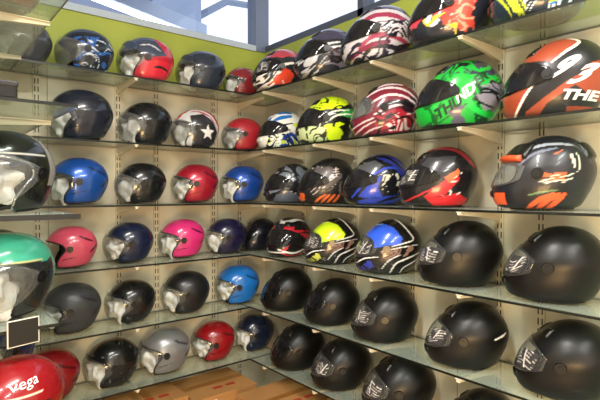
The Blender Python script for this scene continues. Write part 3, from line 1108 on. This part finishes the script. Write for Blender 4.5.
def d_dual(s):
    s.fill('1b1c24')
    s.line('9aa0ac', [(.20, .32), (.34, .20), (.55, .14), (.75, .16)], .016)
    s.line('6a7080', [(.26, .40), (.40, .26), (.6, .2)], .014)
    s.streaks('cf5a30', -22, 15, .58, 3, [(.42, .36), (.66, .22), (.74, .30), (.66, .62), (.46, .60)], 1.0)
    s.streaks('c9d0bc', -22, 19, .62, 5, [(.38, .42), (.84, .24), (.86, .5), (.62, .68), (.42, .62)], 1.1)
    s.poly('14151a', [(.28, .72), (.70, .64), (.72, 1.05), (.30, 1.05)])
    for k in range(3):
        s.line('d85a2c', [(.34 + k * .09, .98), (.44 + k * .09, .86), (.58 + k * .05, .78)], .026)
    s.line('5d7a50', [(.34, .80), (.45, .76), (.62, .73)], .010)
    s.poly('dd5a2c', [(-.1, .78), (.12, .76), (.15, .92), (-.1, .95)])
    s.line('3f4452', [(.72, .12), (.84, .24), (.93, .40)], .008)

def d_redwhite(s):
    s.fill('141316')
    s.poly('b61f30', [(.12, .42), (.30, .30), (.86, .34), (1.0, .48), (.7, .52), (.30, .52)])
    s.line('dedcd8', [(.26, .14), (.55, .06), (.86, .16)], .02)
    s.line('141316', [(.30, .40), (.6, .38), (.8, .44)], .016)
    s.line('e8e6e2', [(.02, .78), (.25, .88), (.55, .80), (.80, .56)], .020)
    s.line('c02638', [(.05, .86), (.28, .96), (.55, .88), (.80, .66)], .016)
    s.streaks('c02638', -40, 14, .66, 3, [(-.1, .3), (.3, .3), (.3, .8), (-.1, .8)], 1.2)
    s.fill('b61f30', (np.abs(s.az) < 55) & (s.t > 4.5) & (s.t < 4.9) & (np.abs(s.az) > 18))
    s.fill('e8e6e2', (np.abs(s.az) < 60) & (s.t > 1.5) & (s.t < 1.72))

def oval(col, glow, chin):
    def f(s):
        s.fill('121214')
        s.poly(col, [(.13, .46), (.15, .28), (.24, .14), (.40, .07), (.54, .13), (.66, .32), (.62, .42), (.40, .46), (.26, .50)])
        s.line(glow, [(.16, .27), (.28, .13), (.40, .08)], .006)
        s.line('e4e2de', [(.48, -.03), (.62, .02), (.74, .18), (.82, .34), (.70, .40), (.50, .46)], .010)
        s.line('e4e2de', [(.34, .56), (.55, .50), (.74, .46), (.9, .44)], .008)
        s.streaks('8a6c60', -24, 22, .64, 4, [(.34, .56), (.80, .44), (.86, .58), (.44, .74)], 1.1)
        s.line('dcdcda', [(.48, .97), (.56, .78), (.70, .70), (.92, .60)], .013)
        s.line('dcdcda', [(.62, 1.0), (.68, .86), (.84, .76), (.94, .70)], .010)
        s.line('dcdcda', [(.36, .88), (.46, .72), (.62, .62)], .008)
        s.poly(chin, [(.06, .86), (.16, .76), (.24, .80), (.20, .90), (.1, .94)], .12, 2)
        s.streaks('151515', 20, 24, .5, 5, [(.0, .7), (.3, .7), (.3, 1), (.0, 1)], 1.2)
        s.line('dcdcda', [(.02, .80), (.12, .70), (.30, .66)], .008)
    return f

# jets
def j_plain(col, dark=None):
    def f(s):
        s.fill(col)
        if dark:
            s.line(dark, [(.66, .22), (.78, .30), (.90, .36)], .016)
            s.line(dark, [(.86, .62), (.93, .52), (.97, .46)], .020)
            s.line(dark, [(.36, .78), (.46, .74), (.58, .72)], .009)
    return f

def j_redpeak(s):
    s.fill('b82636')
    s.poly('3c4558', [(-.1, .42), (.16, .10), (.42, -.05), (.60, .04), (.70, .24), (.82, .44), (.58, .52), (.3, .45)])
    s.line('c8ccd4', [(.38, .28), (.55, .26), (.70, .36)], .012)
    s.poly('d42a3c', [(.44, .62), (.70, .56), (1.1, .58), (1.1, 1.1), (.4, 1.1)])
    s.line('2c2024', [(.60, .72), (.72, .70), (.84, .74)], .02)

def j_star(s):
    s.fill('c9c9ca')
    s.poly('b42a34', [(-.1, .4), (.12, .1), (.4, -.08), (.62, -.05), (.85, .12), (.98, .4), (.9, .44), (.74, .22), (.50, .10), (.26, .16), (.1, .42)])
    s.line('dcdcdc', [(.18, .30), (.45, .06), (.75, .16), (.95, .5)], .022)
    s.poly('26262c', [(.36, .22), (.62, .16), (.82, .34), (.92, .6), (.86, .95), (.4, .98), (.40, .6)])
    # five-point star
    pts = []
    for k in range(10):
        r = .17 if k % 2 == 0 else .07
        a = math.radians(-90 + 36 * k)
        pts.append((.70 + r * math.cos(a) * .9, .62 + r * math.sin(a) * 1.2))
    s.poly('e6e6e6', pts)
    s.line('b42a34', [(.88, .3), (.96, .5), (.92, .8)], .014)

def j_bluegraphic(s):
    s.fill('1d2430')
    s.streaks('2e5ea6', 30, 12, .55, 3, [(.3, .3), (.9, .2), (.9, .9), (.3, .9)], 1.3)
    s.streaks('c9d2dc', 30, 20, .76, 5, [(.4, .3), (1, .3), (.9, .9), (.4, .9)], 1.2)

def j_speckle(s):
    s.fill('0c0d0f')
    n = vnoise(s.p * 26, s.q * 20, 5) * vnoise(s.p * 40, s.q * 34, 8)
    s.fill('4b525c', n > .62)

def j_teal(s):
    s.fill('1d2224')
    s.poly('3fa48c', [(-.2, .42), (-.2, -.2), (.5, -.2), (.75, .02), (.92, .24), (.6, .36), (.3, .30)])
    s.fill('3fa48c', (s.t > 4.35) & (np.abs(s.az) < 75) & (s.t < 6.0))
    s.fill('c9c48a', (s.t > 4.35) & (s.t < 4.45) & (np.abs(s.az) < 90))
    s.poly('3fa48c', [(.72, .3), (1.1, .3), (1.1, 1.1), (.80, 1.1)])

def j_bigblack(s):
    s.fill('121614')
    s.fill('c8c6c0', (s.t > 4.42) & (s.t < 4.5) & (np.abs(s.az) < 95))
    s.fill('8f8d8a', (np.abs(s.az) > 100) & (np.abs(s.az) < 118) & (s.t > 2.6))

def j_vega(s):
    s.fill('820d15')
    s.fill('e2cdbc', (s.t > 4.36) & (s.t < 4.43) & (np.abs(s.az) < 80))

# ------------------------------------------------------------------ helmets along the right wall
GA = 'full-face helmets on the top right-hand shelf'
r = helmet('full', 'R', 'A', (256, 299, 49, 93), 18, 'red and dark teal full-face helmet with orange flames, first from the corner on top shelf', GA, sc=1.06, off=-.03)
build_full(r, d_redblack, 'gloss', 'visor_smoke', 0, sticker=2)
r = helmet('full', 'R', 'A', (300, 349, 31, 80), 12, 'dark grey full-face helmet with white tribal marks and maroon rear, top shelf', GA, sc=1.10, off=-.03)
build_full(r, d_tribal, 'gloss', 'visor_smoke', 0, sticker=False)
r = helmet('full', 'R', 'A', (347, 406, 10, 62), 6, 'white, black and maroon striped full-face helmet on the top right-hand shelf', GA, sc=1.14, off=-.03)
build_full(r, d_stripes, 'gloss', 'visor_smoke', 0, sticker=False)
r = helmet('full', 'R', 'A', (406, 494, -12, 47), 6, 'black full-face helmet with red flames and yellow chin marks, top right-hand shelf', GA, sc=1.14, off=-.03)
build_full(r, d_flame, 'gloss', 'visor_smoke', 0, sticker=False, spoiler=M['plastic_black'])
r = helmet('full', 'R', 'A', (492, 590, -40, 25), 4, 'dark blue full-face helmet with yellow-green stripes, last on the top shelf', GA, sc=1.10, off=-.03)
build_full(r, d_topright, 'gloss', 'visor_smoke', 0, sticker=False)

GB = 'full-face helmets on the second right-hand shelf'
r = helmet('full', 'R', 'B', (258, 301, 105, 146), 22, 'white full-face helmet with blue top and yellow streaks, first from the corner on second shelf', GB)
build_full(r, d_bluewhite, 'gloss', 'visor_smoke', 0, sticker=False, vent_mat=M['white_pl'])
r = helmet('full', 'R', 'B', (297, 353, 92, 142), 10, 'neon yellow and black full-face helmet with a green band on the second shelf', GB)
build_full(r, d_neon, 'gloss', 'visor_smoke', 0, sticker=False)
r = helmet('full', 'R', 'B', (352, 416, 78, 136), 8, 'maroon full-face helmet with white curved streaks on the second right-hand shelf', GB)
build_full(r, d_maroon, 'gloss', 'visor_wrap', 0, sticker=False)
r = helmet('full', 'R', 'B', (412, 502, 61, 128), 4, 'bright green full-face helmet with dark lettering and grey graffiti patches', GB)
build_full(r, d_green, 'gloss', 'visor_smoke', 0, sticker=False)
lettering(r, SF, 'THU', .36, .74, .050, 32, M['text_dark'], .25)
lettering(r, SF, 'ND', .535, .56, .050, 34, M['text_white'], .25)
lettering(r, SF, 'ER', .70, .36, .044, 36, M['text_dark'], .25)
r = helmet('full', 'R', 'B', (500, 612, 38, 114), 2, 'black and burnt orange full-face helmet with the white number 93 on its side', GB, sc=1.13)
build_full(r, d_93, 'satin', 'visor_smoke', 2, sticker=False)
lettering(r, SF, '9', .49, .47, .062, 14, M['text_white'], .75, name='number', sx=1.9)
lettering(r, SF, '3', .65, .56, .062, 10, M['text_white'], .75, name='number', sx=1.9)
lettering(r, SF, 'THE', .69, .78, .040, -4, M['text_white'], .3, sx=1.4)

GC = 'full-face helmets on the third right-hand shelf'
r = helmet('full', 'R', 'C', (266, 309, 160, 204), 14, 'black and grey tribal full-face helmet, first from the corner on the third shelf', GC, off=-.01)
build_full(r, d_greytribal, 'gloss', 'visor_smoke', 0, sticker=False)
r = helmet('full', 'R', 'C', (299, 351, 155, 204), 8, 'dark grey full-face helmet with white script lines and orange slashes low down', GC)
build_full(r, d_whitescript, 'satin', 'visor_smoke', 0, sticker=False)
r = helmet('full', 'R', 'C', (345, 403, 151, 206), 6, 'black and royal blue full-face helmet on the third right-hand shelf', GC)
build_full(r, d_blueblack, 'gloss', 'visor_smoke', 0, sticker=False)
r = helmet('full', 'R', 'C', (400, 473, 146, 209), 6, 'black full-face helmet with bright red side wedge on the third right-hand shelf', GC)
build_full(r, d_blackred, 'gloss', 'visor_smoke', 0, sticker=3)
r = helmet('full', 'R', 'C', (492, 597, 138, 211), 4, 'black adventure helmet with orange chin, orange slashes and a long tail', GC, sc=1.1)
build_full(r, d_dual, 'satin', 'visor_wrap', 0, sticker=False, spoiler=M['plastic_black'])
pk = inst('peak', patch_mesh('peak', SF, -58, 58, 4.45, 5.35, .016, base=-.004, na=30, nt=10, taper=.3), M['plastic_black'], r)
inst('peak_tip', patch_mesh('tip', SF, -52, 52, 4.26, 4.52, .022, base=-.008, na=24, nt=6, taper=.3), plain('orange_plastic', 'd2562c', .4), pk)

GD = 'full-face helmets on the fourth right-hand shelf'
r = helmet('full', 'R', 'D', (268, 309, 216, 263), 48, 'black full-face helmet with red bands and white chin line, turned towards the viewer', GD)
build_full(r, d_redwhite, 'gloss', 'visor_smoke', 0, sticker=False)
r = helmet('full', 'R', 'D', (306, 359, 217, 268), 10, 'black full-face helmet with a neon yellow forehead patch and white lines', GD)
build_full(r, oval('c6e420', 'eef6a0', 'b7bf52'), 'gloss', 'visor_clear', 0, sticker=4, vents=False)
r = helmet('full', 'R', 'D', (355, 422, 219, 276), 8, 'black full-face helmet with a bright blue forehead patch and white lines', GD)
build_full(r, oval('2c58d8', 'a8c4f4', '2c3c9a'), 'gloss', 'visor_clear', 0, sticker=5, vents=False)

GK = 'plain black full-face helmets on the right wall'
BLK = shell_mesh(SF, black_full, 'full', 110, 72)
BLK_S = shell_mesh(SF, black_painted_glint, 'full', 150, 100)
blacks = [
    ('D', (418, 504, 226, 293), 6, 'plain black full-face helmet on the fourth shelf, right of the blue-patch helmet', 6, BLK),
    ('D', (503, 612, 232, 309), 2, 'plain black full-face helmet, last at the right on the fourth shelf', 7, BLK),
    ('E', (263, 311, 266, 312), 14, 'plain black full-face helmet nearest the corner on the fifth shelf', 0, BLK),
    ('E', (307, 358, 276, 327), 12, 'plain black full-face helmet, second from the corner on the fifth shelf', 0, BLK),
    ('E', (354, 418, 291, 348), 10, 'plain black full-face helmet, middle one of five on the fifth shelf', 8, BLK),
    ('E', (428, 508, 307, 376), 6, 'plain black full-face helmet with a vent highlight painted near its rear', 9, BLK_S),
    ('E', (519, 622, 324, 408), 3, 'plain black full-face helmet, last at the right on the fifth shelf', 10, BLK),
    ('F', (274, 321, 320, 370), 16, 'plain black full-face helmet nearest the corner on the lowest shelf', 0, BLK),
    ('F', (315, 368, 340, 395), 14, 'plain black full-face helmet, second from the corner on the lowest shelf', 11, BLK),
    ('F', (365, 436, 357, 420), 10, 'plain black full-face helmet, third from the corner on the lowest shelf', 12, BLK),
    ('F', (446, 520, 388, 465), 6, 'black full-face helmet on the lowest shelf, only its crown in the picture', 0, BLK),
]
for lev, box, turn, lab, st, me in blacks:
    r = helmet('full', 'R', lev, box, turn, lab, GK, sc=(.95 if box[3] == 465 else None))
    build_full(r, me, 'matte', 'visor_clear' if st else 'visor_dark', 1, sticker=(st if st else False))

# ------------------------------------------------------------------ open-face helmets along the back wall
def jet(lev, box, turn, label, painter, grp, **k):
    off = k.pop('off', 0.0); sc = k.pop('sc', None); xy = k.pop('xy', None)
    r = helmet('jet', 'B', lev, box, turn, label, grp, off=off, sc=sc, xy=xy)
    build_jet(r, painter, **k)
    return r
JA = 'open-face helmets on the top back shelf'
jet('A', (0, 42, 26, 68), 10, 'grey open-face helmet at the far left of the top back shelf', j_plain('3e4044'), JA, sc=.92, visor='visor_wrap', seed=1)
jet('A', (60, 109, 32, 73), 12, 'black open-face helmet with blue graphics on the top back shelf', j_bluegraphic, JA, res=0, visor='visor_wrap', paper=False, sc=.96)
jet('A', (115, 175, 43, 85), 10, 'red open-face helmet with a dark blue-grey top and peak', j_redpeak, JA, res=0, peak=plain('slate_peak', '39435a', .35), seed=1, sc=1.05)
jet('A', (174, 226, 54, 93), 8, 'dark navy open-face helmet on the top back shelf under the window', j_plain('28303f', '12151c'), JA, peak=plain('navy_peak', '2a3344', .35), seed=2)
jet('A', (226, 255, 73, 99), 12, 'small red open-face helmet at the corner of the top shelf', j_plain('7c2028', '3a1216'), JA, seed=0, sc=.80)
JB = 'open-face helmets on the second back shelf'
jet('B', (48, 110, 94, 140), 6, 'large dark navy open-face helmet at the left of the second back shelf', j_plain('1e2230', '10121a'), JB, seed=1, sc=1.1)
jet('B', (119, 170, 101, 148), 14, 'glossy black open-face helmet with clear visor on the second back shelf', j_plain('111418', '2c3036'), JB, seed=2, visor='visor_wrap')
jet('B', (171, 217, 107, 149), 12, 'open-face helmet with red and white bands and a white star on black', j_star, JB, res=0, seed=0, visor='visor_wrap')
jet('B', (221, 261, 115, 150), 16, 'plain red open-face helmet stuffed with white film at the second shelf corner', j_plain('a0222c'), JB, seed=1, visor='visor_wrap', mat='satin', sc=.9)
JC = 'open-face helmets on the third back shelf'
jet('C', (54, 99, 161, 205), 8, 'metallic bright blue open-face helmet partly behind the big film-wrapped visor', j_plain('1450a8', '0b1c38'), JC, mat='flake', seed=2, paper=True, sc=1.0)
jet('C', (113, 166, 163, 204), 12, 'glossy black open-face helmet on the third back shelf', j_plain('101216', '30343a'), JC, seed=0, visor='visor_wrap')
jet('C', (170, 217, 165, 205), 10, 'metallic red open-face helmet on the third back shelf', j_plain('a81430', '30060e'), JC, mat='flake', seed=1)
jet('C', (219, 262, 168, 206), 12, 'metallic royal blue open-face helmet on the third shelf near the corner', j_plain('1a48a0', '0b1430'), JC, mat='flake', seed=2)
JD = 'open-face helmets on the fourth back shelf'
jet('D', (40, 97, 223, 268), 4, 'salmon pink open-face helmet with a round black pivot and dark vent lines', j_plain('c64a62', '3a1620'), JD, res=0, paper=False, visor=None, seed=0)
jet('D', (101, 153, 219, 263), 12, 'navy blue open-face helmet on the fourth back shelf', j_plain('131c38', '0a0e1c'), JD, seed=1)
jet('D', (156, 204, 217, 259), 12, 'hot pink open-face helmet with black pivot and white packing', j_plain('cc2c74', '3a0c24'), JD, res=0, seed=2)
jet('D', (203, 246, 216, 254), 14, 'dark indigo open-face helmet left of the dark corner helmet', j_plain('171436', '0a0a18'), JD, seed=0)
r = helmet('full', 'B', 'D', (244, 273, 217, 249), 30, 'small plain dark navy full-face helmet in the corner of the fourth shelf', 'dark helmets in the corner', off=.02, sc=.86, name='full_face_helmet')
build_full(r, cached('navy', lambda: shell_mesh(SF, solid('12121e'), 'full', 84, 56)), 'gloss', 'visor_dark', 1, sticker=False)
JE = 'open-face helmets on the fifth back shelf'
jet('E', (38, 98, 290, 337), 4, 'matte dark grey open-face helmet on the fifth back shelf', j_plain('3a3b3e', '1c1c1e'), JE, mat='matte', seed=1, paper=True, sc=1.0)
jet('E', (101, 156, 282, 325), 14, 'black open-face helmet with chrome edge on the fifth back shelf', j_plain('0e0f12'), JE, seed=2, rim='chrome')
jet('E', (158, 209, 269, 313), 12, 'satin black open-face helmet right of the chrome-edged one', j_plain('151618'), JE, mat='satin', seed=0)
jet('E', (213, 258, 262, 304), 12, 'bright azure blue open-face helmet at the corner end of the fifth shelf', j_plain('1a66b4', '0b2440'), JE, mat='gloss', seed=1)
JF = 'open-face helmets on the lowest back shelf'
jet('F', (15, 75, 350, 404), 4, 'dark red open-face helmet half hidden behind the lettered red one', j_plain('7c1018', '30060a'), JF, seed=1, sc=1.0)
jet('F', (80, 138, 338, 387), 12, 'glossy black speckled open-face helmet on the lowest back shelf', j_speckle, JF, res=0, seed=2, paper=True)
jet('F', (134, 190, 328, 373), 12, 'silver grey open-face helmet with a black pivot', j_plain('7f8286', '2c2d30'), JF, mat='flake', seed=0)
jet('F', (189, 234, 319, 360), 14, 'crimson open-face helmet with white packing on the lowest back shelf', j_plain('860f18', '30060a'), JF, seed=1)
jet('F', (232, 273, 312, 350), 14, 'dark navy open-face helmet, rightmost on the lowest back shelf', j_plain('10182e', '080c18'), JF, seed=2)

# ------------------------------------------------------------------ helmets of the left side bay
JL = 'helmets of the left side bay'
def side(lev, xy, turn, label, painter, sc, **k):
    r = helmet('jet', 'L', lev, (0, 1, 0, 1), turn, label, JL, xy=xy, sc=sc)
    build_jet(r, painter, **k)
    return r
side('A', (.25, 2.0), 30, 'dark red open-face helmet high on the left side shelf', j_plain('7a1418'), 1.0, visor='visor_wrap', seed=0)
side('C', (.245, 1.83), 52, 'large black open-face helmet with film-wrapped visor and white edge line', j_bigblack, 1.06, visor='visor_wrap', res=0, seed=1, rim='chrome')
side('D', (.245, 1.85), 52, 'teal and black open-face helmet on the left side shelf', j_teal, 1.06, visor='visor_wrap', res=0, seed=2)
side('D', (.25, 2.30), 30, 'black open-face helmet behind the teal one', j_plain('0f1012'), 1.0, seed=0, paper=False)
r = side('E', (.24, 1.66), 48, 'cherry red open-face helmet with white script lettering', j_vega, .96, visor='visor_clear', res=0, seed=2, rim='chrome')
lettering(r, SJ, 'vega', .34, .20, .036, 6, M['text_white'], .5, sx=1.2, bold=0.0)
side('E', (.26, 2.25), 40, 'blue open-face helmet above and behind the lettered red helmet', j_plain('16264e'), 1.0, seed=1)

# black box in clear film on the second side shelf
r = empty('storage_box', (.20, 1.68, LEV['B'] + .0005), 0.0)
tag(r, 'low black box on the second glass shelf at the left edge', 'box')
box_obj('box_body', -.09, .055, -.06, .08, 0, .05, M['plastic_black'], r, .006)
box_obj('lid', -.092, .057, -.062, .082, .035, .052, M['rubber'], r, .004)

# hang tag with a white border at the fourth side shelf
r = empty('shelf_card', (.262, 1.612, LEV['D'] + .037), 0.25)
tag(r, 'black card with a white border clipped to the shelf edge below the teal helmet', 'tag')
bm = bmesh.new()
add_box(bm, -.045, .045, -.001, .001, -.085, -.006, 0)
bm_obj('card', bm, M['label_white'], r)
box_obj('printed_face', -.042, .042, -.0022, -.0011, -.082, -.009, plain('dark_card_print', '161415', .4), r)
bm = bmesh.new()
tube_mesh(bm, [(0, .0005, -.02), (0, .008, -.034), (0, .03, -.0355)], .0015, 5)
bm_obj('clip', bm, M['label_white'], r)

# ------------------------------------------------------------------ cartons under the lowest shelf
def carton(x0, x1, y0, y1, z0, z1, label, stripe='x', lab=False, red=True):
    cx, cy = (x0 + x1) / 2, (y0 + y1) / 2
    r = empty('cardboard_carton', (cx, cy, z0))
    tag(r, label, 'box', 'brown cartons under the shelves')
    hx, hy, h = (x1 - x0) / 2, (y1 - y0) / 2, z1 - z0
    box_obj('carton_body', -hx, hx, -hy, hy, 0, h, M['carton'], r, .003)
    if stripe == 'x':
        box_obj('tape_strip', -hx, hx, -.022, .022, h, h + .0012, M['tape'], r)
    else:
        box_obj('tape_strip', -.022, .022, -hy, hy, h, h + .0012, M['tape'], r)
    if red:
        def pr_(x0_, x1_, y0_, y1_, z0_, z1_):
            box_obj('red_print', x0_, x1_, y0_, y1_, z0_, z1_, M['print_red'], r)
        for k in range(3):
            a = -hx * .3 + k * hx * .34
            pr_(a, a + .05, -hy - .0016, -hy - .0002, h * .52, h * .72)
        for k in range(2):
            b = -hy * .5 + k * hy * .5
            pr_(-hx - .0016, -hx - .0002, b, b + .06, h * .4, h * .62)
        for k in range(2):
            a = -hx * .2 + k * .09
            pr_(a, a + .06, -hy * .55, -hy * .55 + .03, h + .0002, h + .0016)
    if lab:
        bm = bmesh.new()
        add_box(bm, -hx * .75, -hx * .75 + .09, -hy - .0026, -hy - .0018, h * .30, h * .92)
        bm_obj('paper_label', bm, M['label_white'], r)
        bm = bmesh.new()
        add_box(bm, -hx * .75 + .01, -hx * .75 + .055, -hy - .0034, -hy - .0027, h * .55, h * .85)
        bm_obj('printed_block', bm, M['ink'], r)
    return r
carton(.45, .84, 2.56, 2.88, 0, .31, 'brown carton under the black speckled helmet, leftmost under the back shelf', red=True)
carton(.86, 1.25, 2.54, 2.86, 0, .32, 'brown carton under the silver helmet', 'y')
carton(1.27, 1.70, 2.50, 2.86, 0, .29, 'brown carton with a white and black label near the corner', lab=True)
carton(1.50, 1.98, 2.02, 2.42, 0, .30, 'brown carton on the right side of the corner under the lowest shelf', 'x')
carton(1.52, 2.00, 1.56, 1.98, 0, .28, 'brown carton below the third black helmet of the lowest shelf', 'y')
